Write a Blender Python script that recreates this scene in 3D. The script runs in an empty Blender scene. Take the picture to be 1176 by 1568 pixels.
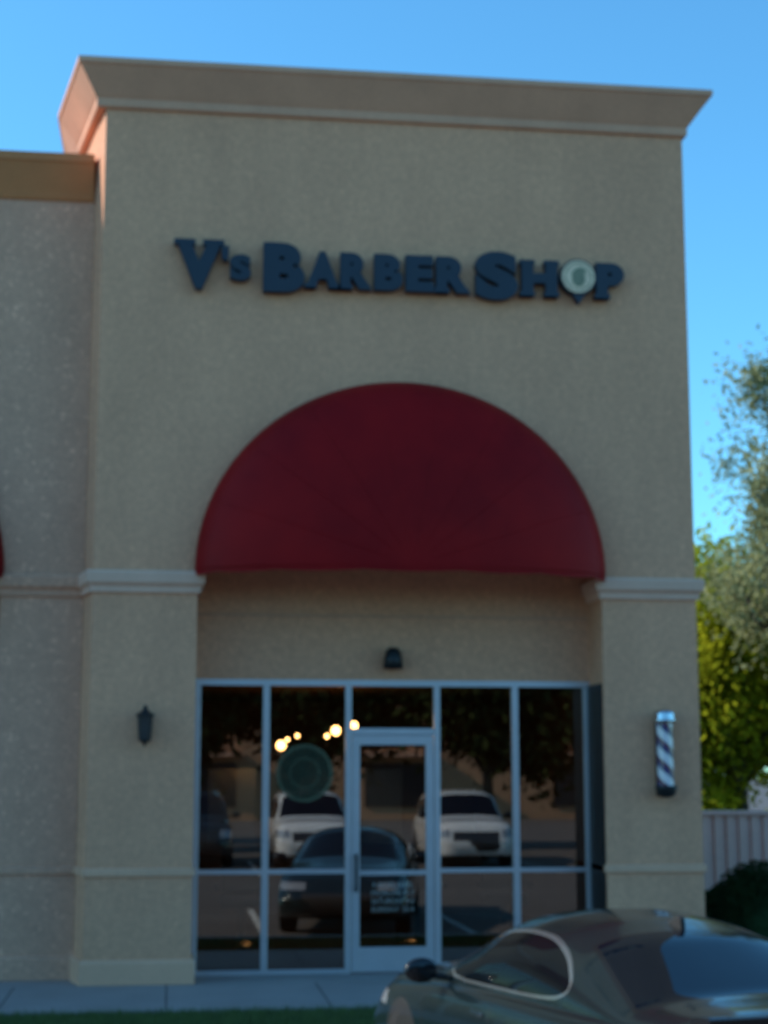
import bpy, bmesh, math, random
import numpy as np
from mathutils import Vector, Matrix
random.seed(7); rng=np.random.default_rng(7)
scn=bpy.context.scene
col=scn.collection

# ---------------------------------------------------------------- helpers
def link(o,parent=None):
    col.objects.link(o)
    if parent is not None: o.parent=parent
    return o
def empty(name,loc=(0,0,0),rotz=0):
    e=bpy.data.objects.new(name,None); e.location=loc; e.rotation_euler=(0,0,rotz)
    e.empty_display_size=.3
    return link(e)
def meshobj(name,verts,faces,mat=None,parent=None,smooth=False,bevel=0,fixn=False):
    me=bpy.data.meshes.new(name); me.from_pydata([tuple(v) for v in verts],[],[tuple(f) for f in faces])
    if fixn:
        bm=bmesh.new(); bm.from_mesh(me); bmesh.ops.recalc_face_normals(bm,faces=bm.faces); bm.to_mesh(me); bm.free()
    me.update()
    if smooth: me.polygons.foreach_set('use_smooth',[True]*len(me.polygons))
    if mat: me.materials.append(mat)
    o=bpy.data.objects.new(name,me); link(o,parent)
    if bevel:
        m=o.modifiers.new('bev','BEVEL'); m.width=bevel; m.segments=2; m.limit_method='ANGLE'
    return o
def box(name,x0,x1,y0,y1,z0,z1,mat,parent=None,bevel=0):
    v=[(x0,y0,z0),(x1,y0,z0),(x1,y1,z0),(x0,y1,z0),(x0,y0,z1),(x1,y0,z1),(x1,y1,z1),(x0,y1,z1)]
    f=[(0,3,2,1),(4,5,6,7),(0,1,5,4),(1,2,6,5),(2,3,7,6),(3,0,4,7)]
    return meshobj(name,v,f,mat,parent,bevel=bevel)
def prism(name,poly,a0,a1,mat,parent=None,axis='y',bevel=0):
    """poly 2D extruded. axis y: poly=(x,z); axis z: poly=(x,y)"""
    n=len(poly)
    if axis=='y': v=[(p[0],a0,p[1]) for p in poly]+[(p[0],a1,p[1]) for p in poly]
    else: v=[(p[0],p[1],a0) for p in poly]+[(p[0],p[1],a1) for p in poly]
    f=[tuple(range(n)),tuple(range(2*n-1,n-1,-1))]+[(i,(i+1)%n,n+(i+1)%n,n+i) for i in range(n)]
    return meshobj(name,v,f,mat,parent,fixn=True,bevel=bevel)
def sweep(name,path,prof,mat,parent=None):
    P=[Vector(p) for p in path]; n=len(P); offs=[]
    for i in range(n):
        ds=[]
        if i>0: ds.append((P[i]-P[i-1]).normalized())
        if i<n-1: ds.append((P[i+1]-P[i]).normalized())
        ns=[Vector((d.y,-d.x)) for d in ds]
        if len(ns)==1: offs.append(ns[0])
        else:
            b=(ns[0]+ns[1]).normalized(); offs.append(b/ b.dot(ns[0]))
    m=len(prof); v=[];f=[]
    for i in range(n):
        for (o,z) in prof:
            q=P[i]+offs[i]*o; v.append((q.x,q.y,z))
    for i in range(n-1):
        for j in range(m):
            a=i*m+j;b=i*m+(j+1)%m
            f.append((a,b,b+m,a+m))
    f.append(tuple(range(m))); f.append(tuple(range((n-1)*m,n*m))[::-1])
    return meshobj(name,v,f,mat,parent,fixn=True)
def lathe(name,prof,mat,loc,parent=None,seg=32,smooth=True):
    v=[];f=[];m=len(prof)
    for k in range(seg):
        a=2*math.pi*k/seg
        for r,z in prof: v.append((loc[0]+r*math.cos(a),loc[1]+r*math.sin(a),loc[2]+z))
    for k in range(seg):
        for j in range(m-1):
            a=k*m+j;b=((k+1)%seg)*m+j
            f.append((a,b,b+1,a+1))
    return meshobj(name,v,f,mat,parent,smooth=smooth)
def tube_data(pts,rad,seg=8):
    V=[];F=[]
    pts=[Vector(p) for p in pts]
    for i,p in enumerate(pts):
        d=(pts[min(i+1,len(pts)-1)]-pts[max(i-1,0)]).normalized()
        a=d.orthogonal().normalized(); b=d.cross(a)
        for k in range(seg):
            t=2*math.pi*k/seg
            V.append(p+(a*math.cos(t)+b*math.sin(t))*rad[i])
    for i in range(len(pts)-1):
        for k in range(seg):
            k2=(k+1)%seg
            F.append((i*seg+k,i*seg+k2,(i+1)*seg+k2,(i+1)*seg+k))
    return V,F

# ---------------------------------------------------------------- materials
def newmat(name):
    m=bpy.data.materials.new(name); m.use_nodes=True
    nt=m.node_tree; b=nt.nodes['Principled BSDF']; return m,nt,b
def ramp(nt,fac,stops):
    r=nt.nodes.new('ShaderNodeValToRGB'); nt.links.new(fac,r.inputs[0])
    el=r.color_ramp.elements
    el[0].position=stops[0][0]; el[0].color=(*stops[0][1],1)
    el[1].position=stops[-1][0]; el[1].color=(*stops[-1][1],1)
    for p,c in stops[1:-1]:
        e=el.new(p); e.color=(*c,1)
    return r
def noise(nt,scale,detail=6,rough=.6,scl=None):
    tc=nt.nodes.new('ShaderNodeTexCoord'); n=nt.nodes.new('ShaderNodeTexNoise')
    n.inputs['Scale'].default_value=scale; n.inputs['Detail'].default_value=detail; n.inputs['Roughness'].default_value=rough
    if scl:
        mp=nt.nodes.new('ShaderNodeMapping'); mp.inputs['Scale'].default_value=scl
        nt.links.new(tc.outputs['Object'],mp.inputs[0]); nt.links.new(mp.outputs[0],n.inputs['Vector'])
    else: nt.links.new(tc.outputs['Object'],n.inputs['Vector'])
    return n
def mixc(nt,fac,a,b,mode='MIX'):
    m=nt.nodes.new('ShaderNodeMix'); m.data_type='RGBA'; m.blend_type=mode
    for s,v in ((0,fac),(6,a),(7,b)):
        if isinstance(v,(int,float)): m.inputs[s].default_value=v
        elif isinstance(v,tuple): m.inputs[s].default_value=(*v,1)
        else: nt.links.new(v,m.inputs[s])
    return m.outputs[2]
def surf(name,c,rough=.85,var=.15,scale=1.5,bump=0,bscale=60,metal=0,fine=.1,streak=False,mott=0,fleck=0):
    m,nt,b=newmat(name)
    n1=noise(nt,scale); lo=tuple(x*(1-var) for x in c); hi=tuple(min(1,x*(1+var)) for x in c)
    r=ramp(nt,n1.outputs[0],[(.3,lo),(.7,hi)])
    out=r.outputs[0]
    n2=noise(nt,bscale,4)
    if fine:
        r2=ramp(nt,n2.outputs[0],[(.3,(1-fine,)*3),(.7,(1+fine*.0+0.0,)*3)])
        out=mixc(nt,1.0,out,r2.outputs[0],'MULTIPLY')
    if mott:
        n4=noise(nt,13,3,.7); r4=ramp(nt,n4.outputs[0],[(.38,(1-mott,)*3),(.66,(1+mott*.6,)*3)]); out=mixc(nt,1.0,out,r4.outputs[0],'MULTIPLY')
    if fleck:
        # coarse light flecks added to imitate dirt specks on the car window
        n5=noise(nt,17,2,.5); r5=ramp(nt,n5.outputs[0],[(.60,(1,1,1)),(.72,(1+fleck,)*3)]); out=mixc(nt,1.0,out,r5.outputs[0],'MULTIPLY')
    if streak:
        n3=noise(nt,1.0,4,.5,(2,2,.4)); r3=ramp(nt,n3.outputs[0],[(.35,(.92,.92,.925)),(.6,(1,1,1))])
        out=mixc(nt,1.0,out,r3.outputs[0],'MULTIPLY')
    nt.links.new(out,b.inputs['Base Color'])
    b.inputs['Roughness'].default_value=rough; b.inputs['Metallic'].default_value=metal
    if bump:
        bp=nt.nodes.new('ShaderNodeBump'); bp.inputs['Strength'].default_value=bump; bp.inputs['Distance'].default_value=.01
        nt.links.new(n2.outputs[0],bp.inputs['Height']); nt.links.new(bp.outputs[0],b.inputs['Normal'])
    return m
def emis(name,c,s):
    m,nt,b=newmat(name); b.inputs['Base Color'].default_value=(*c,1)
    b.inputs['Emission Color'].default_value=(*c,1); b.inputs['Emission Strength'].default_value=s; return m

stucco=surf('stucco_tan',(.80,.37,.215),.92,.06,.7,.7,38,fine=.2,streak=True,mott=.09,fleck=.16)
stucco_l=surf('stucco_glare_grey',(.74,.37,.24),.92,.07,.8,.8,38,fine=.25,streak=True,mott=.08,fleck=.34)  # neighbour's stucco made greyer: glare over that wall put into the colour
stucco_low=surf('stucco_lower',(.66,.33,.21),.92,.10,.8,.5,38,fine=.22,streak=True)
trim=surf('trim_stucco',(.70,.34,.215),.9,.08,1.2,.3,50,fine=.15,streak=True)
trim2=surf('capital_stucco',(.78,.44,.32),.9,.08,1.2,.3,50,fine=.15)
band_m=surf('band_stucco',(.77,.39,.245),.9,.08,1.2,.3,50,fine=.15)
cor_l=surf('cornice_brown',(.55,.20,.075),.9,.08,1.2,.3,50,fine=.15)
alum=surf('anodised_aluminium',(.60,.54,.56),.38,.05,3,0,40,metal=.6,fine=.05)
darkm=surf('dark_bronze_metal',(.02,.02,.022),.45,.2,5,0,40,metal=.4)
navy=surf('navy_acrylic',(.005,.008,.026),.42,.15,4,0,40)
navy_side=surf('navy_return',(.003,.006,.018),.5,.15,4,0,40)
cream=surf('cream_enamel',(.80,.54,.36),.5,.2,14,0,40)
olive=surf('olive_enamel',(.22,.20,.12),.5,.2,14,0,40)
concrete=surf('concrete',(.34,.28,.26),.9,.12,1.2,.3,40,fine=.2)
concrete_k=surf('kerb_concrete',(.38,.37,.35),.9,.12,2,.3,40,fine=.2)
asphalt=surf('asphalt',(.125,.108,.098),.92,.2,.5,.5,90,fine=.4)
paintw=surf('road_paint',(.62,.62,.58),.8,.15,4,.2,60,fine=.3)
grassm=surf('grass_blades',(.09,.12,.025),.8,.35,6,0,40)
soil=surf('lawn_soil',(.055,.07,.018),.95,.3,3,.6,50)
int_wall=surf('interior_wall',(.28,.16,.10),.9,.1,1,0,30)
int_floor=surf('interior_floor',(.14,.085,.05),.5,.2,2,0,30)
leather=surf('chair_leather',(.03,.012,.01),.45,.2,6,0,30)
rubber=surf('rubber',(.015,.015,.016),.8,.2,8,0,30)
rimm=surf('alloy',(.4,.41,.42),.3,.05,8,0,30,metal=.9)
peach=surf('peach_stucco',(.48,.25,.14),.9,.1,.4,.2,30)
fence_m=surf('fence_paint',(.82,.46,.38),.85,.1,1.5,.2,30,fine=.12)
bark=surf('bark',(.10,.08,.06),.95,.3,5,.8,25,fine=.4)
white_en=surf('white_enamel',(.72,.72,.74),.35,.06,6,0,40)
chrome=surf('chrome',(.6,.61,.63),.18,.04,6,0,40,metal=1)

# awning canvas
def canvas():
    m,nt,b=newmat('burgundy_canvas')
    n=noise(nt,.6,5); r=ramp(nt,n.outputs[0],[(.3,(.17,.003,.006)),(.7,(.33,.007,.008))])
    tc=nt.nodes.new('ShaderNodeTexCoord'); w=nt.nodes.new('ShaderNodeTexNoise'); w.inputs['Scale'].default_value=220
    nt.links.new(tc.outputs['Object'],w.inputs['Vector'])
    bp=nt.nodes.new('ShaderNodeBump'); bp.inputs['Strength'].default_value=.25; bp.inputs['Distance'].default_value=.004
    nt.links.new(w.outputs[0],bp.inputs['Height']); nt.links.new(bp.outputs[0],b.inputs['Normal'])
    nt.links.new(r.outputs[0],b.inputs['Base Color']); b.inputs['Roughness'].default_value=.45; b.inputs['Specular IOR Level'].default_value=.08
    return m
canvas_m=canvas()
# glazing
def glazing():
    m=bpy.data.materials.new('tinted_glazing'); m.use_nodes=True; nt=m.node_tree; nt.nodes.clear()
    o=nt.nodes.new('ShaderNodeOutputMaterial'); t=nt.nodes.new('ShaderNodeBsdfTransparent'); t.inputs[0].default_value=(.66,.63,.58,1)
    g=nt.nodes.new('ShaderNodeBsdfGlossy'); g.inputs['Roughness'].default_value=.006; g.inputs[0].default_value=(1,.95,.9,1)
    f=nt.nodes.new('ShaderNodeFresnel'); f.inputs[0].default_value=1.5
    a=nt.nodes.new('ShaderNodeMath'); a.operation='MULTIPLY_ADD'; a.inputs[1].default_value=1.0; a.inputs[2].default_value=.12; a.use_clamp=True
    mx=nt.nodes.new('ShaderNodeMixShader')
    nt.links.new(f.outputs[0],a.inputs[0]); nt.links.new(a.outputs[0],mx.inputs[0]); nt.links.new(t.outputs[0],mx.inputs[1]); nt.links.new(g.outputs[0],mx.inputs[2]); nt.links.new(mx.outputs[0],o.inputs[0])
    return m
glass=glazing()
def decal(name,c,a):
    m=bpy.data.materials.new(name); m.use_nodes=True; nt=m.node_tree; nt.nodes.clear()
    o=nt.nodes.new('ShaderNodeOutputMaterial'); t=nt.nodes.new('ShaderNodeBsdfTransparent'); d=nt.nodes.new('ShaderNodeBsdfDiffuse'); d.inputs[0].default_value=(*c,1)
    n=noise(nt,9,4); r=nt.nodes.new('ShaderNodeMapRange'); r.inputs[3].default_value=a*.7; r.inputs[4].default_value=min(1,a*1.3)
    nt.links.new(n.outputs[0],r.inputs[0])
    mx=nt.nodes.new('ShaderNodeMixShader'); nt.links.new(r.outputs[0],mx.inputs[0]); nt.links.new(t.outputs[0],mx.inputs[1]); nt.links.new(d.outputs[0],mx.inputs[2]); nt.links.new(mx.outputs[0],o.inputs[0])
    return m
# leaves
def leafmat(name,c1,c2,trans=.35):
    m=bpy.data.materials.new(name); m.use_nodes=True; nt=m.node_tree; nt.nodes.clear()
    o=nt.nodes.new('ShaderNodeOutputMaterial'); d=nt.nodes.new('ShaderNodeBsdfDiffuse'); t=nt.nodes.new('ShaderNodeBsdfTranslucent')
    n=noise(nt,1.1,6,.7); r=ramp(nt,n.outputs[0],[(.35,c1),(.65,c2)])
    nt.links.new(r.outputs[0],d.inputs[0]); nt.links.new(r.outputs[0],t.inputs[0])
    mx=nt.nodes.new('ShaderNodeMixShader'); mx.inputs[0].default_value=trans
    nt.links.new(d.outputs[0],mx.inputs[1]); nt.links.new(t.outputs[0],mx.inputs[2]); nt.links.new(mx.outputs[0],o.inputs[0])
    return m
leaf_y=leafmat('leaf_yellow_green',(.09,.14,.014),(.56,.56,.03),.5)
leaf_p=leafmat('leaf_pale_olive',(.16,.18,.09),(.42,.43,.22),.35)
leaf_d=leafmat('leaf_dark',(.02,.03,.012),(.05,.07,.025),.2)
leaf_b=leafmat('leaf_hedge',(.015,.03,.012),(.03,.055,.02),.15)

# ---------------------------------------------------------------- ground
box('ground',-400,400,-400,400,-.5,0,asphalt)
sw=empty('sidewalk')
box('slab',-30,7.4,-1.75,.0,.0,.15,concrete,sw,bevel=.01)
box('recess_slab',-.9,5.7,.001,8,.0,.152,concrete,sw)
box('west_slab',-8.5,-.901,.001,1.3,.0,.1505,concrete,sw)
for i in range(-18,6):
    box('joint_%d'%(i+18),i*1.5-.006,i*1.5+.006,-1.74,-.01,.1,.1515,rubber,sw)
kerb=empty('kerb')
box('kerb_front',-30,9.5,-3.35,-3.2,0,.16,concrete_k,kerb,bevel=.02)
box('kerb_side',7.4,7.55,-3.199,3,0,.16,concrete_k,kerb,bevel=.02)
lawn=empty('grass')
box('lawn_soil',-30,7.399,-3.199,-1.751,0,.12,soil,lawn)
N=46000
gx=rng.uniform(-6,7.3,N); gy=rng.uniform(-3.17,-1.77,N); h=rng.uniform(.03,.085,N); a=rng.uniform(0,math.pi,N)
lx=rng.normal(0,.018,N); ly=rng.normal(0,.018,N)
V=np.zeros((N,3,3)); w=.004
V[:,0]=np.stack([gx-w*np.cos(a),gy-w*np.sin(a),np.full(N,.118)],1)
V[:,1]=np.stack([gx+w*np.cos(a),gy+w*np.sin(a),np.full(N,.118)],1)
V[:,2]=np.stack([gx+lx,gy+ly,.12+h],1)
meshobj('blades',V.reshape(-1,3).tolist(),np.arange(3*N).reshape(-1,3).tolist(),grassm,lawn)
pm=empty('parking_marking')
for i,x in enumerate((-7.1,-4.3,-1.5,1.35,4.3,7.1,9.9)):
    box('stripe_%d'%i,x-.05,x+.05,-9.3,-3.9,.001,.004,paintw,pm)
for i,x in enumerate((-9.9,-7.1,-4.3,-.9,2.0,5.2,8.8,11.6,14.4)):
    box('far_stripe_%d'%i,x-.05,x+.05,-24,-18.2,.001,.004,paintw,pm)

# ---------------------------------------------------------------- barbershop
B=empty('barbershop_building')
XL,XR=-.84,5.63
OL,OR,SP=.24,4.58,4.35
cx=(OL+OR)/2; ra=(OR-OL)/2; rz=2.04
arch=[(cx-ra*math.cos(t),SP+rz*math.sin(t)) for t in np.linspace(0,math.pi,49)]
poly=[(XL,.151),(OL,.151)]+arch+[(OR,.151),(XR,.151),(XR,9.5),(XL,9.5)]
prism('front_wall',poly,0,.6,stucco,B)
prism('side_wall_west',[(XL,0),(-.96,.5),(-1.14,1.4),(-1.14,8),(-.94,8),(-.94,1.4),(-.70,.6),(XL,.6)],.151,9.5,stucco,B,'z')
box('side_wall_east',5.33,XR-.001,.601,8,.151,9.5,stucco,B)
box('rear_wall',-.93,5.32,7.7,8,.151,9.5,stucco,B)
box('roof_deck',-.93,5.32,.61,7.69,9.2,9.3,concrete,B)
box('recess_wall',-.2,5.0,.602,.8,3.25,9.1,stucco,B)
box('recess_reglet',OL+.002,OR-.002,.585,.6,3.93,3.96,stucco_low,B)
sweep('cornice',[(-1.18,6),(-1.18,1.4),(XL-.06,0),(XR,0),(XR,6)],
   [(-.1,9.40),(.035,9.40),(.05,9.42),(.05,9.50),(.075,9.53),(.26,9.79),(.285,9.81),(.285,9.87),(-.1,9.90)],trim,B)
# capitals
capp=[(-.02,4.11),(.03,4.11),(.035,4.17),(.075,4.21),(.085,4.31),(.07,4.335),(-.02,4.345)]
sweep('capital_west',[(-.96,.5),(XL,.0),(OL,0),(OL,.58)],capp,trim2,B)
sweep('capital_east',[(OR,.58),(OR,0),(XR,0),(XR,6)],capp,trim2,B)
bandp=[(-.01,1.21),(.02,1.215),(.025,1.225),(.025,1.28),(.02,1.29),(-.01,1.30)]
sweep('band_west',[(-.96,.5),(XL,.0),(OL,0),(OL,.58)],bandp,band_m,B)
sweep('band_east',[(OR,.58),(OR,0),(XR,0),(XR,6)],bandp,band_m,B)
basep=[(-.01,.153),(.04,.153),(.04,.36),(.03,.385),(-.01,.40)]
sweep('plinth_west',[(-.96,.5),(XL,.0),(OL,0),(OL,.58)],basep,band_m,B)
sweep('plinth_east',[(OR,.58),(OR,0),(XR,0),(XR,6)],basep,band_m,B)
# storefront
S=.6; yf0,yf1=.60,.70
mull=[OL+.03,1.01,1.90,2.87,3.74,OR-.03]
zt=3.245
for i,x in enumerate(mull):
    w=.035 if i not in(2,3) else .032
    box('mullion_%d'%i,x-w,x+w,yf0,yf1,.153,zt-.06,alum,B,bevel=.004)
box('head_frame',OL,OR,yf0-.003,yf1,zt-.06,zt+.004,alum,B)
def hbar(n,x0,x1,z0,z1,y0=yf0+.004): box(n,x0,x1,y0,yf1-.004,z0,z1,alum,B,bevel=.003)
bays=[(mull[i]+.035,mull[i+1]-.035) for i in range(5)]
for i,(a0,b0) in enumerate(bays):
    if i==2: continue
    hbar('rail_mid_%d'%i,a0,b0,1.19,1.235); hbar('rail_low_%d'%i,a0,b0,.153,.20)
    box('pane_low_%d'%i,a0,b0,.648,.654,.20,1.19,glass,B); box('pane_high_%d'%i,a0,b0,.648,.654,1.235,zt-.06,glass,B)
a0,b0=bays[2]
hbar('door_transom_bar',a0,b0,2.66,2.73)
box('transom_pane',a0,b0,.648,.654,2.73,zt-.06,glass,B)
D0,D1=a0+.004,b0-.004
box('door_stile_l',D0,D0+.085,.61,.665,.165,2.655,alum,B,bevel=.004); box('door_stile_r',D1-.085,D1,.61,.665,.165,2.655,alum,B,bevel=.004)
box('door_rail_top',D0+.085,D1-.085,.612,.663,2.55,2.655,alum,B,bevel=.003); box('door_rail_bottom',D0+.085,D1-.085,.612,.663,.165,.42,alum,B,bevel=.003)
box('door_rail_mid',D0+.085,D1-.085,.60,.63,1.17,1.22,alum,B,bevel=.003)
box('door_pane',D0+.085,D1-.085,.637,.643,.42,2.55,glass,B)
box('door_pull',D0+.03,D0+.06,.55,.575,1.0,1.4,darkm,B,bevel=.008)
box('pull_foot',D0+.03,D0+.06,.575,.612,1.02,1.05,darkm,B); box('pull_foot_top',D0+.03,D0+.06,.575,.612,1.35,1.38,darkm,B)
box('return_frame',OR-.025,OR-.002,.05,.6,.153,3.2,darkm,B)
def disc(name,x,y,z,r0,r1,mat,parent,th=.002,n=40):
    v=[];f=[]
    for k in range(n):
        t=2*math.pi*k/n
        for r in (r0,r1): v+= [(x+r*math.cos(t),y,z+r*math.sin(t))]
    for k in range(n):
        k2=(k+1)%n; f.append((2*k,2*k+1,2*k2+1,2*k2))
    return meshobj(name,v,f,mat,parent)
dm=decal('window_vinyl',(.13,.14,.09),.7); dm2=decal('window_vinyl_field',(.045,.052,.035),.85); dmw=decal('white_vinyl',(.6,.55,.5),.4)
disc('vinyl_ring',1.43,.645,2.25,.27,.31,dm,B); disc('vinyl_field',1.43,.6455,2.25,.0,.27,dm2,B); disc('vinyl_inner_ring',1.43,.6445,2.25,.15,.165,dm,B)
def text_mesh(s,font_off=.0,extrude=.02,bevel=0):
    cu=bpy.data.curves.new('t','FONT'); cu.body=s; cu.size=1; cu.offset=font_off; cu.extrude=extrude; cu.bevel_depth=bevel; cu.resolution_u=6
    o=bpy.data.objects.new('t',cu); col.objects.link(o)
    dg=bpy.context.evaluated_depsgraph_get(); dg.update()
    me=bpy.data.meshes.new_from_object(o.evaluated_get(dg)); bpy.data.objects.remove(o); return me
def place_text(name,s,x0,x1,z0,z1,yfront,depth,mats,parent,off=.0):
    me=text_mesh(s,off,.5)
    co=np.empty(len(me.vertices)*3); me.vertices.foreach_get('co',co); co=co.reshape(-1,3)
    mn=co.min(0); mx=co.max(0)
    u=(co-mn)/(mx-mn)
    out=np.stack([x0+u[:,0]*(x1-x0), yfront+depth*(1-u[:,2]), z0+u[:,1]*(z1-z0)],1)
    me.vertices.foreach_set('co',out.ravel()); me.update()
    me.name=name; me.materials.clear()
    for m in mats: me.materials.append(m)
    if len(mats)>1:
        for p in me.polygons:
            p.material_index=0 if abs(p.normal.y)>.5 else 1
    o=bpy.data.objects.new(name,me); return link(o,parent)
for i,(s,wd) in enumerate((('HOURS',.42),('MON-FRI 9-7',.46),('SATURDAY 9-5',.46),('SUNDAY 10-4',.46))):
    zc=1.04-i*.085
    place_text('door_vinyl_%d'%i,s,2.385-wd/2,2.385+wd/2,zc,zc+.055,.6355,.001,[dmw],B,.0)
# interior
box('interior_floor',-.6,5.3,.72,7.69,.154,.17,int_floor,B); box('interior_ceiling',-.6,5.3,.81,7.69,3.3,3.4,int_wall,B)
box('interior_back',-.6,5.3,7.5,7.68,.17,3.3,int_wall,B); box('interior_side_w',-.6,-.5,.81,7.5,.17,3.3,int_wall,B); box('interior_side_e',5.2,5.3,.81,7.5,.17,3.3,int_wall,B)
bulb=emis('warm_bulb',(1,.56,.20),26)
for i,(x,y,z) in enumerate(((1.33,3,2.58),(1.62,4.2,2.72),(2.0,3,2.76),(1.93,3.4,2.70),(2.22,3,2.82),(1.45,3.6,2.66))):
    r=(.06,.028,.06,.03,.055,.025)[i]
    lathe('pendant_bulb_%d'%i,[(0.001,-r),(r*.7,-r*.7),(r,0),(r*.7,r*.7),(.015,r*.95)],bulb,(x,y,z),B,12)
    lathe('pendant_cord_%d'%i,[(.016,r*.96),(.02,r*1.6),(.004,r*1.7),(.004,3.3-z)],darkm,(x,y,z),B,8)
for i,x in enumerate((3.1,4.2,.9)):
    y=3.6
    lathe('chair_base_%d'%i,[(0.001,.03),(.3,.03),(.3,.0),(.3,.03),(.05,.06),(.05,.45),(.001,.45)],chrome,(x,y,.17),B,20)
    box('chair_seat_%d'%i,x-.27,x+.27,y-.27,y+.27,.62,.76,leather,B,bevel=.04); box('chair_back_%d'%i,x-.25,x+.25,y+.2,y+.32,.77,1.35,leather,B,bevel=.04)
    box('chair_arm_l_%d'%i,x-.34,x-.28,y-.25,y+.25,.82,.9,leather,B,bevel=.02); box('chair_arm_r_%d'%i,x+.28,x+.34,y-.25,y+.25,.82,.9,leather,B,bevel=.02)
    box('mirror_%d'%i,x-.35,x+.35,7.46,7.49,1.2,2.3,chrome,B)

# ---------------------------------------------------------------- awnings
def awning(cx0,yw,name):
    E=empty(name)
    A,Bd,C=ra+.035,.72,rz+.04
    nt_,npx=96,24; v=[];f=[]
    gores=9
    for i in range(nt_+1):
        t=math.pi*i/nt_
        for j in range(npx+1):
            s=math.pi/2*j/npx
            k=math.cos(s)
            v.append((cx0-A*k*math.cos(t), yw-.01-(Bd*math.sin(s)**.9 if s>0 else 0), SP+C*k*math.sin(t)))
    M=npx+1
    for i in range(nt_):
        for j in range(npx):
            f.append((i*M+j,(i+1)*M+j,(i+1)*M+j+1,i*M+j+1))
    meshobj('canopy',v,f,canvas_m,E,smooth=True)
    v=[];f=[];n=96
    for i in range(n+1):
        t=math.pi*i/n
        x=cx0-A*math.cos(t); y=yw-.012-Bd*math.sin(t)*.985
        z0=SP+.01; z1=SP-.045-.018*abs(math.sin(t*7))
        v+=[(x,y,z0),(x,y,z1)]
    for i in range(n): f.append((2*i,2*i+2,2*i+3,2*i+1))
    meshobj('valance',v,f,canvas_m,E,smooth=True)
    for q in range(1,gores):
        t=math.pi*q/gores; pts=[];
        for j in range(14):
            s=math.pi/2*j/14
            pts.append((cx0-A*math.cos(s)*math.cos(t),yw-.010-Bd*math.sin(s)**.9,SP+C*math.cos(s)*math.sin(t)))
        V_,F_=tube_data(pts,[.0045]*14,6); meshobj('seam_%d'%q,V_,F_,canvas_m,E,smooth=True)
    return E
awning(cx,0,'dome_awning')

# ---------------------------------------------------------------- sign
SG=empty('barbershop_sign')
mats=[navy,navy_side]
yF,dep=-.13,.10
L=[('V',-.06,.44,1),('B',.88,1.33,1),('A',1.345,1.70,0),('R',1.715,2.06,0),('B',2.085,2.40,0),('E',2.43,2.74,0),('R',2.765,3.15,0),('S',3.20,3.68,1),('H',3.72,4.12,0),('P',4.56,4.88,0)]
for i,(c,x0,x1,big) in enumerate(L):
    z0,z1=(7.37,7.92) if big else (7.43,7.84)
    place_text('letter_%s_%d'%(c.lower(),i),c,x0,x1,z0,z1,yF,dep,mats,SG,.07)
    hh=.06 if big else .05
    sf={'V':[(0,1,.46),(1,1,.46)],'B':[],'A':[(0,0,.38),(1,0,.38)],'R':[(0,0,.45)],'H':[(0,0,.42),(1,0,.42),(0,1,.42),(1,1,.42)],'P':[(0,0,.55)],'E':[],'S':[]}[c]
    for k,(sx,sz,wf) in enumerate(sf):
        ww=(x1-x0)*wf; xa=x0-.02 if sx==0 else x1-ww+.02; za=z0 if sz==0 else z1-hh
        box('serif_%d_%d'%(i,k),xa,xa+ww,yF-.003,yF+dep-.003,za,za+hh,navy,SG)
place_text('letter_s_small','S',.52,.75,7.48,7.77,yF,dep,mats,SG,.07)
place_text('apostrophe',"'",.43,.51,7.70,7.86,yF,dep,mats,SG,.07)
def dpl(name,r,y0,y1,m,xs=4.355,zs=7.665):
    n=40; prism(name,[(xs+r*math.cos(2*math.pi*k/n),zs+r*math.sin(2*math.pi*k/n)) for k in range(n)],y0,y1,m,SG)
dpl('logo_backing',.205,-.13,-.03,navy_side); dpl('logo_disc',.185,-.145,-.131,cream)
disc('logo_ring',4.355,-.147,7.665,.145,.155,olive,SG)
prism('logo_face',[(4.29,7.60),(4.33,7.55),(4.40,7.56),(4.43,7.62),(4.42,7.70),(4.45,7.74),(4.40,7.77),(4.33,7.76),(4.28,7.70)],-.150,-.146,olive,SG)
prism('logo_pointer',[(4.28,7.49),(4.36,7.36),(4.44,7.47),(4.36,7.455)],-.128,-.03,navy,SG)
for i,x in enumerate((.2,1.1,1.9,2.6,3.4,4.0,4.7)): box('standoff_%d'%i,x-.02,x+.02,-.03,-.001,7.6,7.64,darkm,SG)

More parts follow.
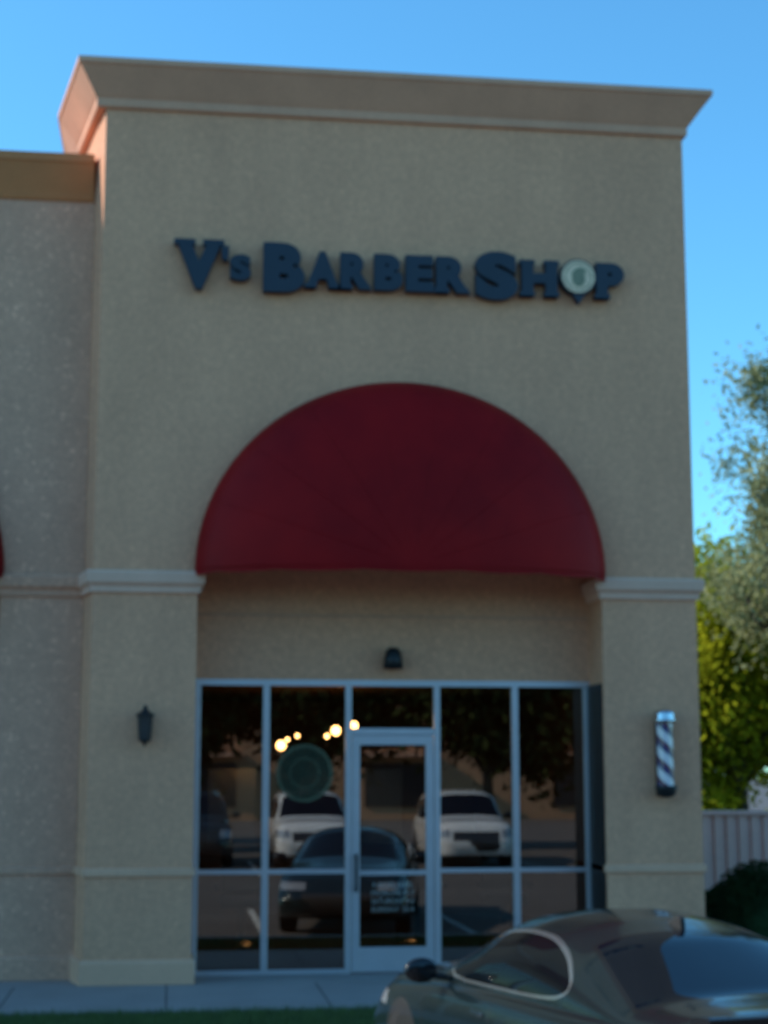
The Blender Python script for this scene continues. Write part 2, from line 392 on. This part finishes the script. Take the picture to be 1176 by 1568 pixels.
# ---------------------------------------------------------------- barber pole
BP=empty('barber_pole',(5.19,-.16,2.45))
def stripes():
    m,nt,b=newmat('barber_stripes'); tc=nt.nodes.new('ShaderNodeTexCoord'); sp=nt.nodes.new('ShaderNodeSeparateXYZ'); nt.links.new(tc.outputs['Object'],sp.inputs[0])
    at=nt.nodes.new('ShaderNodeMath'); at.operation='ARCTAN2'; nt.links.new(sp.outputs[1],at.inputs[0]); nt.links.new(sp.outputs[0],at.inputs[1])
    a=nt.nodes.new('ShaderNodeMath'); a.operation='MULTIPLY_ADD'; a.inputs[1].default_value=1/(2*math.pi)*2; nt.links.new(at.outputs[0],a.inputs[0])
    z=nt.nodes.new('ShaderNodeMath'); z.operation='MULTIPLY'; z.inputs[1].default_value=4.6; nt.links.new(sp.outputs[2],z.inputs[0]); nt.links.new(z.outputs[0],a.inputs[2])
    f=nt.nodes.new('ShaderNodeMath'); f.operation='FRACT'; nt.links.new(a.outputs[0],f.inputs[0])
    r=ramp(nt,f.outputs[0],[(0,(.75,.66,.68)),(.5,(.06,.05,.15))]); r.color_ramp.interpolation='CONSTANT'
    e=r.color_ramp.elements.new(.8); e.color=(.16,.05,.08,1)
    nt.links.new(r.outputs[0],b.inputs['Base Color']); b.inputs['Roughness'].default_value=.15; return m
lathe('striped_cylinder',[(.085,-.33),(.085,.33)],stripes(),(0,0,0),BP,40)
lathe('top_cap',[(.085,.33),(.115,.33),(.12,.36),(.10,.39),(.11,.42),(.09,.45),(.04,.47),(.001,.475)],chrome,(0,0,0),BP,32)
lathe('bottom_cap',[(.085,-.33),(.115,-.33),(.12,-.36),(.10,-.39),(.10,-.42),(.06,-.45),(.001,-.46)],darkm,(0,0,0),BP,32)
box('bracket_top',-.04,.04,.05,.158,.35,.39,chrome,BP); box('bracket_bottom',-.04,.04,.05,.158,-.39,-.35,darkm,BP); box('back_plate',-.06,.06,.14,.157,-.44,.44,darkm,BP)

# ---------------------------------------------------------------- wall lamps
WL=empty('wall_lamp',(-.27,-.14,2.72))
box('wall_plate',-.05,.05,.12,.138,-.15,.15,darkm,WL,bevel=.005); box('arm',-.015,.015,.0,.12,.13,.155,darkm,WL)
lathe('lantern_roof',[(.001,.22),(.02,.21),(.03,.17),(.095,.12),(.095,.105),(.001,.105)],darkm,(0,0,0),WL,6,False)
lathe('lantern_glass',[(.07,.105),(.055,-.12)],surf('lamp_glass',(.05,.05,.05),.2),(0,0,0),WL,6,False)
lathe('lantern_base',[(.062,-.12),(.062,-.14),(.02,-.17),(.001,-.21)],darkm,(0,0,0),WL,6,False)
for k in range(6):
    t=math.pi/3*k; V_,F_=tube_data([(.073*math.cos(t),.073*math.sin(t),.105),(.058*math.cos(t),.058*math.sin(t),-.13)],[.007,.007],4); meshobj('bar_%d'%k,V_,F_,darkm,WL)
WL2=empty('wall_lamp',(2.37,.48,3.47))
box('wall_plate',-.06,.06,.1,.118,-.08,.08,darkm,WL2)
lathe('shade',[(.001,.13),(.05,.125),(.08,.09),(.10,.0),(.11,-.10),(.09,-.10),(.085,.0),(.001,.06)],darkm,(0,0,0),WL2,24)
box('stem',-.02,.02,.04,.1,.02,.05,darkm,WL2)

# ---------------------------------------------------------------- neighbouring shop
R=empty('retail_building')
yw=.5; c2=-4.0
arch2=[(c2-ra*math.cos(t),SP+rz*math.sin(t)) for t in np.linspace(0,math.pi,49)]
prism('front_wall',[(-8.5,.151),(c2-ra,.151)]+arch2+[(c2+ra,.151),(-.963,.151),(-.963,8.7),(-8.5,8.7)],yw,yw+.6,stucco_l,R)
box('roof',-8.5,-1.2,yw+.6,12,8.3,8.5,concrete,R); box('rear_wall',-8.5,-1.2,11.7,12,.15,8.3,stucco_l,R)
box('recess_wall',-6.5,-1.5,yw+.602,yw+.8,3.25,8.2,stucco_l,R)
sweep('cornice',[(-8.5,yw),(-.97,yw)],[(-.2,8.50),(.02,8.50),(.035,8.53),(.05,8.58),(.17,8.88),(.19,8.90),(.19,8.99),(-.2,9.0)],cor_l,R)
cp=[(-.02,4.11),(.03,4.11),(.035,4.17),(.075,4.21),(.085,4.31),(.07,4.335),(-.02,4.345)]
sweep('capital_band',[(c2+ra,yw+.5),(c2+ra,yw),(-.965,yw)],cp,stucco_l,R)
sweep('sill_band',[(c2+ra,yw+.5),(c2+ra,yw),(-.965,yw)],bandp,stucco_l,R)
sweep('plinth',[(c2+ra,yw+.5),(c2+ra,yw),(-.965,yw)],basep,stucco_l,R)
for i,x in enumerate(np.linspace(c2-ra+.03,c2+ra-.03,6)): box('mullion_%d'%i,x-.03,x+.03,yw+.6,yw+.7,.153,3.2,alum,R)
box('head_frame',c2-ra,c2+ra,yw+.598,yw+.7,3.2,3.25,alum,R); box('glazing',c2-ra,c2+ra,yw+.648,yw+.654,.153,3.2,glass,R)
box('dark_interior',c2-ra-.2,c2+ra+.2,yw+3,yw+3.1,.153,3.25,int_wall,R)
box('neighbour_tower',-16,-8.503,-.0,12,.151,10.2,stucco_l,R)
sweep('tower_cornice',[(-16,0),(-8.503,0),(-8.503,6)],[(-.1,9.9),(.05,9.9),(.28,10.3),(.28,10.4),(-.1,10.4)],trim,R)
box('wing',-40,-16.002,.5,12,.151,8.8,stucco_l,R)
awning(c2,yw,'dome_awning')

# ---------------------------------------------------------------- trees
def tree(name,base,trunk,clumps_spec,nclump,leaves,size,clr,lm,rtrunk=.16,flat=(1,1,1),droop=0):
    E=empty(name,base); V=[];F=[]
    cs=[]
    for k in range(nclump):
        c,r=clumps_spec[rng.integers(len(clumps_spec))]
        d=rng.normal(size=3); d/=np.linalg.norm(d); u=rng.uniform(.15,1)**.45
        cs.append(np.array(c)+d*np.array(r)*u)
    top=Vector(trunk)
    pts=[Vector((0,0,0)),top*.35+Vector((.05,.03,0)),top*.7,top]
    v,f=tube_data(pts,[rtrunk*1.25,rtrunk,rtrunk*.85,rtrunk*.7],10); V+=v;F+=f
    nl=min(len(cs),46)
    for k in rng.choice(len(cs),nl,replace=False):
        e=Vector(cs[k]); s0=top*rng.uniform(.75,1.0); mid=(s0+e)/2+Vector(rng.normal(0,.15,3)); mid.z+=.15
        v,f=tube_data([s0,mid,e],[rtrunk*.38,rtrunk*.2,.01],5); o=len(V); V+=v; F+=[tuple(i+o for i in q) for q in f]
    meshobj('trunk',V,F,bark,E,smooth=True)
    cs=np.array(cs)
    idx=rng.integers(len(cs),size=leaves)
    rad=clr*rng.uniform(.5,1.3,len(cs))[idx]
    p=cs[idx]+rng.normal(size=(leaves,3))*rad[:,None]*.5*np.array(flat)
    if droop: p[:,2]-=rng.exponential(droop,leaves)
    a=rng.normal(size=(leaves,3)); a/=np.linalg.norm(a,axis=1)[:,None]
    b=rng.normal(size=(leaves,3)); b-= (a*b).sum(1)[:,None]*a; b/=np.linalg.norm(b,axis=1)[:,None]
    s=size*rng.uniform(.6,1.3,leaves)[:,None]
    q=np.stack([p-a*s,p-b*s*.45,p+a*s,p+b*s*.45],1).reshape(-1,3)
    me=bpy.data.meshes.new('foliage'); me.from_pydata(q.tolist(),[],np.arange(4*leaves).reshape(-1,4).tolist()); me.materials.append(lm)
    o=bpy.data.objects.new('foliage',me); link(o,E); return E
tree('leafy_tree',(10.7,13,0),(0,0,2.4),[((0,0,4.2),(2.2,2,2.1)),((1.8,0,3.8),(2,2,2.2)),((-.9,0,3.2),(1.2,1.5,1.9))],140,56000,.09,.75,leaf_y)
tree('leafy_tree',(15,16,0),(0,0,2.6),[((0,0,4.2),(2.6,2,2.6)),((2.5,0,3.9),(2,2,2.4))],100,20000,.10,.85,leaf_y)
tree('willow_tree',(10.2,9,0),(0,0,4.8),[((0.1,0,8.0),(1.2,1.4,1.25)),((.1,.3,7.2),(1.0,1.2,.9)),((0,.3,5.4),(1.6,1.3,.6)),((1.2,0,5.2),(1.3,1.2,.8))],72,25000,.06,.48,leaf_p,.13,(1,1,1.3),.14)
def bush(name,loc,r):
    E=empty(name,loc); n=16000
    d=rng.normal(size=(n,3)); d/=np.linalg.norm(d,axis=1)[:,None]; d[:,2]=np.abs(d[:,2])*1.0
    lump=1+.06*np.sin(d[:,0]*7+1)*np.cos(d[:,1]*6)+.05*np.sin(d[:,2]*9+d[:,0]*5)
    p=d*np.array(r)*(lump*rng.uniform(.86,1.03,n))[:,None]
    a=rng.normal(size=(n,3)); a/=np.linalg.norm(a,axis=1)[:,None]; b=rng.normal(size=(n,3)); b-=(a*b).sum(1)[:,None]*a; b/=np.linalg.norm(b,axis=1)[:,None]
    s=.028*rng.uniform(.6,1.4,n)[:,None]
    q=np.stack([p-a*s,p-b*s*.5,p+a*s,p+b*s*.5],1).reshape(-1,3)
    meshobj('foliage',q.tolist(),np.arange(4*n).reshape(-1,4).tolist(),leaf_b,E)
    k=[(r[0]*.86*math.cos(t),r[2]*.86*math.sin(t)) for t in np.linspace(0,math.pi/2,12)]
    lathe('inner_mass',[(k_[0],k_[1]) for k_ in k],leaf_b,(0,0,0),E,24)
bush('round_bush',(6.6,1.0,.1),(.95,.75,1.08)); bush('round_bush',(8.5,1.1,.1),(.85,.7,1.0))
box('planting_bed',5.64,7.399,.01,2.9,.0,.12,soil)
# fence
FN=empty('boundary_fence'); v=[];f=[]; x=5.66
while x<24:
    for (dx,dy) in ((0,0),(.09,0),(.10,.03),(.15,.03),(.16,0)):
        v+=[(x+dx,3+dy,.0),(x+dx,3+dy,1.72)]
    x+=.16
n=len(v)//2
for i in range(n-1): f.append((2*i,2*i+2,2*i+3,2*i+1))
meshobj('ribbed_panels',v,f,fence_m,FN); box('cap_rail',5.66,24,2.96,3.08,1.721,1.78,fence_m,FN,bevel=.01)
for i,(x,y,h_) in enumerate(((-1.5,-29,0),(3.6,-30,.2),(9.2,-29,.1),(15,-33,.5),(-7,-34,.3))):
    tree('shade_tree',(x,y,0),(0,0,2.6),[((0,0,4.9+h_),(2.8,2.2,2.2)),((1,0,3.8+h_),(2.4,2,1.5))],70,11000,.2,.95,leaf_d,.18)
ST=empty('strip_mall_building'); 
box('main_wall',-40,50,-72,-58,0,6.5,peach,ST); box('parapet_cap',-40.2,50.2,-72.2,-57.8,6.501,6.8,trim,ST)
for i in range(10):
    x=-36+i*9; box('window_%d'%i,x,x+3.0,-57.999,-57.9,.6,2.6,darkm,ST); box('canopy_%d'%i,x-.3,x+3.3,-57.999,-57,2.9,3.1,trim,ST)

# ---------------------------------------------------------------- vehicles
def chaikin(p,k=3):
    p=[np.array(q,float) for q in p]
    for _ in range(k):
        o=[]
        for i in range(len(p)):
            a=p[i];b=p[(i+1)%len(p)]; o+=[a*.78+b*.22,a*.22+b*.78]
        p=o
    return p
def sdpoly(px,pz,poly):
    P=np.array(poly,float); n=len(P); d=np.full(px.shape,1e9); ins=np.zeros(px.shape,bool)
    for i in range(n):
        a=P[i];b=P[(i+1)%n]; e=b-a; wx=px-a[0]; wz=pz-a[1]
        t=np.clip((wx*e[0]+wz*e[1])/(e@e),0,1); dd=np.hypot(wx-t*e[0],wz-t*e[1]); d=np.minimum(d,dd)
        c=((a[1]>pz)!=(b[1]>pz)); 
        with np.errstate(divide='ignore',invalid='ignore'):
            xi=(b[0]-a[0])*(pz-a[1])/(b[1]-a[1]+1e-12)+a[0]
        ins^= c&(px<xi)
    return np.where(ins,d,-d)
def carmat(name,paint,metal,rough,coat=.8):
    m,nt,b=newmat(name)
    def attr(n_,lo,hi):
        a=nt.nodes.new('ShaderNodeAttribute'); a.attribute_name=n_
        r=nt.nodes.new('ShaderNodeMapRange'); r.inputs[1].default_value=lo; r.inputs[2].default_value=hi; nt.links.new(a.outputs['Fac'],r.inputs[0]); return r.outputs[0]
    nz=noise(nt,3,4); rp=ramp(nt,nz.outputs[0],[(.3,tuple(c*.93 for c in paint)),(.7,tuple(min(1,c*1.04) for c in paint))])
    c=rp.outputs[0]
    mt=attr('glass',-.016,-.011); mg=attr('glass',-.003,.003); mw=attr('screen',-.003,.003); ms=attr('screen',-.03,-.024); md=attr('dark',-.003,.003); ml=attr('lamp',-.003,.003); mr=attr('red',-.003,.003)
    c=mixc(nt,md,c,(.012,.012,.013)); c=mixc(nt,ms,c,(.012,.012,.013)); c=mixc(nt,mt,c,(.50,.55,.57)); c=mixc(nt,ml,c,(.35,.37,.4)); c=mixc(nt,mr,c,(.25,.01,.01)); c=mixc(nt,mg,c,(.004,.006,.008)); c=mixc(nt,mw,c,(.003,.006,.012))
    nt.links.new(c,b.inputs['Base Color'])
    def mixf(f,a_,b_):
        x=nt.nodes.new('ShaderNodeMix'); x.data_type='FLOAT'
        for s,v_ in ((0,f),(2,a_),(3,b_)):
            if isinstance(v_,(int,float)): x.inputs[s].default_value=v_
            else: nt.links.new(v_,x.inputs[s])
        return x.outputs[0]
    M=mixf(md,metal,0.); M=mixf(ms,M,0.); M=mixf(mt,M,.9); M=mixf(ml,M,.3); M=mixf(mr,M,0.); M=mixf(mg,M,0.); M=mixf(mw,M,0.); nt.links.new(M,b.inputs['Metallic'])
    R_=mixf(md,rough,.6); R_=mixf(mt,R_,.25); R_=mixf(ml,R_,.1); R_=mixf(mr,R_,.1); R_=mixf(mg,R_,.02); R_=mixf(mw,R_,.02); nt.links.new(R_,b.inputs['Roughness'])
    C_=mixf(mg,coat,0.); C_=mixf(ms,C_,0.); nt.links.new(C_,b.inputs['Coat Weight'])
    S_=mixf(mg,.5,.35); S_=mixf(mw,S_,.25); nt.links.new(S_,b.inputs['Specular IOR Level'])
    b.inputs['Coat Roughness'].default_value=.04
    return m
def vehicle(name,loc,az,spec,mat):
    E=empty(name,loc,az)   # local +X = forward
    hl=spec['L']/2; W=spec['W']/2
    NX,MB,MG=420,26,90
    xs=hl*np.sin(np.linspace(-math.pi/2,math.pi/2,NX))
    def prof(pts,k=9):
        pts=np.array(pts); xx=np.linspace(-hl,hl,800); zz=np.interp(xx,pts[:,0],pts[:,1])
        ker=np.hanning(2*k+1+2)[1:-1]; ker/=ker.sum(); zp=np.pad(zz,k,mode='edge'); return np.interp(xs,xx,np.convolve(zp,ker,'valid'))
    zt_=prof(spec['top'],spec.get('sm',18)); zb=prof(spec['belt'],40)
    zb=np.minimum(zb,zt_-.02)
    u=np.abs(xs)/hl
    w=W*(1-.10*u**5)*(1-.5*np.clip((u-.93)/.07,0,1)**3*.5)
    zbot=.2+.12*u**8
    n=spec.get('n',2.6); wgf=spec.get('wg',.9)
    cabin=np.clip((zt_-zb-.08)/.2,0,1)
    rows=[]
    for i in range(NX):
        h=zb[i]-zbot[i]
        sec=np.array([(0.0,0),(.90,0),(.965,.12),(.99,.30),(1.0,.5),(.993,.72),(.975,.88),(.945,.97),(wgf+.012,1.0)])
        t=np.linspace(0,1,MB); dd=np.r_[0,np.cumsum(np.hypot(np.diff(sec[:,0]),np.diff(sec[:,1])))]; dd/=dd[-1]
        y=np.interp(t,dd,sec[:,0])*w[i]; z=zbot[i]+np.interp(t,dd,sec[:,1])*h
        th=np.linspace(0,math.pi/2,MG)
        ni=2.3+(n-2.3)*cabin[i]
        yy=wgf*w[i]*np.cos(th)**(2/ni); zz=zb[i]+(zt_[i]-zb[i])*np.sin(th)**(2/ni)
        if spec.get('tumble'): yy*= 1-spec['tumble']*cabin[i]*np.sin(th)**(2/ni)
        rows.append((np.r_[y,yy],np.r_[z,zz]))
    Y=np.array([r[0] for r in rows]); Z=np.array([r[1] for r in rows]); M=Y.shape[1]
    Yf=np.concatenate([Y,-Y[:,::-1]],1); Zf=np.concatenate([Z,Z[:,::-1]],1); Xf=np.repeat(xs[:,None],2*M,1)
    zbm=np.repeat(zb[:,None],2*M,1); ztm=np.repeat(zt_[:,None],2*M,1)
    MM=2*M
    v=np.stack([Xf,Yf,Zf],2).reshape(-1,3)
    i,j=np.meshgrid(np.arange(NX-1),np.arange(MM-1),indexing='ij'); a=(i*MM+j)
    f=np.stack([a,a+1,a+1+MM,a+MM],2).reshape(-1,4).tolist()
    f.append(tuple(range(MM))[::-1]); f.append(tuple(range((NX-1)*MM,NX*MM)))
    o=meshobj('body',v.tolist(),f,mat,E,smooth=True,fixn=True)
    x,y,z=v.T; zbv=zbm.ravel(); ztv=ztm.ravel(); ay=np.abs(y)
    g=np.full(x.shape,-1.); sc=np.full(x.shape,-1.)
    for pl in spec['side']:
        g=np.maximum(g,np.minimum(sdpoly(x,z,chaikin(pl,2)),(zbv+spec.get('sh',.82)*(ztv-zbv)-z)))
    for (xa,xb,ya,yb,rear) in spec['fb']:
        pl=[(xa,-ya),(xa,ya),(xb,yb),(xb,-yb)]
        lim=z-(zbv+.02)
        sc=np.maximum(sc,np.minimum(sdpoly(x,y,pl),lim))
    dark=np.full(x.shape,-1.)
    for wx in spec['wheels']: dark=np.maximum(dark,np.minimum(spec['wr']+.055-np.hypot(x-wx,z-spec['wr']),ay-.5*W))
    dark=np.maximum(dark,np.minimum(.30-z,1))
    gr=spec['grille']; dark=np.maximum(dark,np.minimum.reduce([x-(hl-.35),gr[0]-ay,z-gr[1],gr[2]-z]))
    lp=spec['lamp']; lamp=np.minimum.reduce([x-(hl-.55),ay-lp[0],z-lp[1],lp[2]-z])
    rd=spec['tail']; red=np.minimum.reduce([-x-(hl-.35),ay-rd[0],z-rd[1],rd[2]-z])
    for nm,ar in (('glass',g),('screen',sc),('dark',dark),('lamp',lamp),('red',red)):
        at=o.data.attributes.new(nm,'FLOAT','POINT'); at.data.foreach_set('value',ar.astype(np.float32))
    for wx in spec['wheels']:
        for s in (1,-1):
            r=spec['wr']; yo=s*(W*.985); yi=s*(W*.985-.22)
            pr=[(.001,yo-s*.05),(r*.55,yo-s*.04),(r*.68,yo-s*.01),(r*.70,yo),(r*.93,yo),(r,yo-s*.03),(r,yi),(.001,yi)]
            v2=[];f2=[];sg=36
            for k in range(sg):
                t=2*math.pi*k/sg
                for rr,yy in pr: v2.append((wx+rr*math.cos(t),yy,r+rr*math.sin(t)))
            m_=len(pr)
            for k in range(sg):
                for q in range(m_-1): f2.append((k*m_+q,((k+1)%sg)*m_+q,((k+1)%sg)*m_+q+1,k*m_+q+1))
            meshobj('wheel',v2,f2,rubber,E,fixn=True)
            for k in range(5):
                t=2*math.pi*k/5; c_,s_=math.cos(t),math.sin(t)
                q=[(wx+a_*c_-b_*s_,yy,r+a_*s_+b_*c_) for yy in(yo-s*.012,yo-s*.045) for a_,b_ in((.04,-.035),(r*.69,-.02),(r*.69,.02),(.04,.035))]
                meshobj('spoke',q,[(0,1,2,3),(7,6,5,4),(0,1,5,4),(1,2,6,5),(2,3,7,6),(3,0,4,7)],rimm,E,fixn=True)
    mx,mz=spec['mirror']
    for s in (1,-1):
        bm=bmesh.new(); bmesh.ops.create_uvsphere(bm,u_segments=20,v_segments=12,radius=1)
        for q in bm.verts:
            q.co=Vector((q.co.x*.07*(1.2 if q.co.x>0 else .45), q.co.y*.115, q.co.z*.08))+Vector((mx,s*(W+.09),mz))
        me=bpy.data.meshes.new('mirror'); bm.to_mesh(me); bm.free(); me.materials.append(gloss_black)
        for p in me.polygons:p.use_smooth=True
        link(bpy.data.objects.new('mirror',me),E)
        V_,F_=tube_data([(mx+.02,s*(W*.9),mz-.05),(mx,s*(W+.06),mz-.03)],[.022,.018],8); meshobj('mirror_stalk',V_,F_,rubber,E,smooth=True)
    def side_y(xq,zq):
        k=int(np.argmin(np.abs(xs-xq))); return float(np.interp(zq,Z[k][2:MB],Y[k][2:MB]))
    for k,xq in enumerate(spec['doors']):
        for s in (1,-1):
            zz=np.linspace(.33,float(np.interp(xq,xs,zb))-.02,14)
            V_,F_=tube_data([(xq,s*(side_y(xq,q)-.001),q) for q in zz],[.004]*14,4); meshobj('door_gap',V_,F_,rubber,E)
    for k,xq in enumerate(spec['handles']):
        zq=float(np.interp(xq,xs,zb))-.12
        for s in (1,-1):
            yq=s*(side_y(xq,zq)+.018); box('door_handle',xq-.09,xq+.09,min(yq,yq-s*.012),max(yq,yq-s*.012),zq-.014,zq+.014,chrome,E,bevel=.004)
    box('plate_rear',-hl-.012,-hl-.002,-.16,.16,spec['pl'],spec['pl']+.15,white_en,E)
    return E,(xs,zt_,zb)
gloss_black=surf('gloss_black',(.01,.01,.012),.12,.1,8,0,30)
sedan=dict(L=4.9,W=1.9,n=2.5,wg=.90,sm=26,tumble=.05,
 top=[(-2.45,.62),(-2.43,.95),(-2.38,1.09),(-2.28,1.125),(-1.72,1.12),(-1.0,1.345),(-.55,1.415),(-.1,1.435),(.3,1.40),(1.12,1.02),(1.9,.93),(2.25,.80),(2.4,.62),(2.45,.5)],
 belt=[(-2.45,.6),(-2.3,.98),(-1.5,1.0),(0,.95),(1.0,.90),(2.0,.80),(2.45,.5)],
 side=[[(.98,.955),(.30,1.275),(-.1,1.315),(-.5,1.30),(-.82,1.225),(-1.02,1.135),(-1.04,1.08),(-.9,1.035),(-.5,1.005)]],
 fb=[(-.86,-1.72,.56,.74,1),(.33,1.08,.56,.70,0)],
 wheels=(1.5,-1.45),wr=.34,grille=(.55,.38,.60),lamp=(.5,.64,.74),tail=(.45,.82,.93),mirror=(.78,1.0),doors=(1.05,-.12,-1.15),handles=(.05,-.95),pl=.55)
suv=dict(L=4.8,W=1.94,n=4.2,wg=.92,sm=14,tumble=.10,
 top=[(-2.4,.7),(-2.38,1.3),(-2.2,1.7),(-2.0,1.76),(0,1.80),(.55,1.74),(1.15,1.20),(1.3,1.16),(2.1,1.08),(2.32,.95),(2.4,.6)],
 belt=[(-2.4,.65),(-2.3,1.10),(0,1.08),(1.2,1.04),(2.2,.95),(2.4,.55)],
 side=[[(1.05,1.12),(.55,1.60),(-.25,1.62),(-.25,1.12)],[(-.33,1.12),(-.33,1.62),(-1.3,1.62),(-1.3,1.14)],[(-1.38,1.14),(-1.38,1.61),(-2.0,1.58),(-2.1,1.16)]],
 fb=[(.62,1.13,.66,.78,0),(-2.12,-2.37,.60,.70,1)],
 wheels=(1.45,-1.4),wr=.37,grille=(.55,.55,.85),lamp=(.62,.72,.90),tail=(.7,.9,1.2),mirror=(.75,1.2),doors=(1.1,-.28,-1.35),handles=(-.1,-1.15),pl=.7,dm=1)
silver=carmat('charcoal_paint',(.014,.026,.030),.35,.2,.6)
silver2=carmat('graphite_paint',(.06,.065,.07),.7,.28)
whitep=carmat('white_paint',(.75,.75,.74),0,.3); blackp=carmat('black_paint',(.012,.013,.015),.0,.25)
SC,info=vehicle('parked_car',(2.80,-6.86,0),math.radians(90+10.5),sedan,silver)
zr=float(np.interp(-.72,info[0],info[1]))
prism('antenna_fin',[(-.84,zr-.035),(-.83,zr+.045),(-.80,zr+.06),(-.62,zr-.01)],-.016,.016,rubber,SC,bevel=.006)
zd=float(np.interp(-2.3,info[0],info[1]))
prism('spoiler_lip',[(-2.40,zd-.06),(-2.42,zd+.012),(-2.40,zd+.018),(-2.22,zd-.002),(-2.22,zd-.03)],-.72,.72,gloss_black,SC,bevel=.004)
vehicle('parked_suv',(3.4,-22.5,0),math.radians(90),suv,whitep)
vehicle('parked_suv',(7.2,-22.3,0),math.radians(91),suv,whitep)
vehicle('parked_suv',(.55,-22.9,0),math.radians(90),suv,blackp)
vehicle('parked_car',(-2.7,-22.2,0),math.radians(90),sedan,silver2)

# ---------------------------------------------------------------- light, sky, camera
elev=math.radians(33); alpha=math.radians(12)
s=Vector((-math.cos(alpha)*math.cos(elev),math.sin(alpha)*math.cos(elev),math.sin(elev)))
sd=bpy.data.lights.new('sun','SUN'); sd.energy=5; sd.angle=math.radians(.5); sd.color=(1,.92,.80)
so=bpy.data.objects.new('sun',sd); so.rotation_euler=s.to_track_quat('Z','Y').to_euler(); so.location=(-20,5,20); link(so)
W_=bpy.data.worlds.new('World'); scn.world=W_; W_.use_nodes=True; nt=W_.node_tree
bg=nt.nodes['Background']; sk=nt.nodes.new('ShaderNodeTexSky'); sk.sky_type='NISHITA'; sk.sun_disc=False
sk.sun_elevation=elev; sk.sun_rotation=math.atan2(s.x,s.y)%(2*math.pi); sk.air_density=1.0; sk.dust_density=.3; sk.ozone_density=2.0
tint=mixc(nt,1.0,sk.outputs[0],(.70,1.52,1.80),'MULTIPLY')
nt.links.new(tint,bg.inputs[0]); bg.inputs[1].default_value=.15
cam=bpy.data.cameras.new('camera'); co=bpy.data.objects.new('camera',cam); link(co); scn.camera=co
cam.sensor_fit='VERTICAL'; cam.sensor_height=36; cam.sensor_width=27; cam.lens=57.0; cam.clip_end=1500; cam.clip_start=.1
co.location=(0,-17,2.28)
yaw=math.radians(7.4); pit=math.radians(9.05)
co.rotation_euler=(math.pi/2+pit,0,-yaw)
cam.dof.use_dof=True; cam.dof.focus_distance=1.6; cam.dof.aperture_fstop=10
scn.view_settings.view_transform='Standard'; scn.view_settings.look='None'; scn.view_settings.exposure=0
print('done')
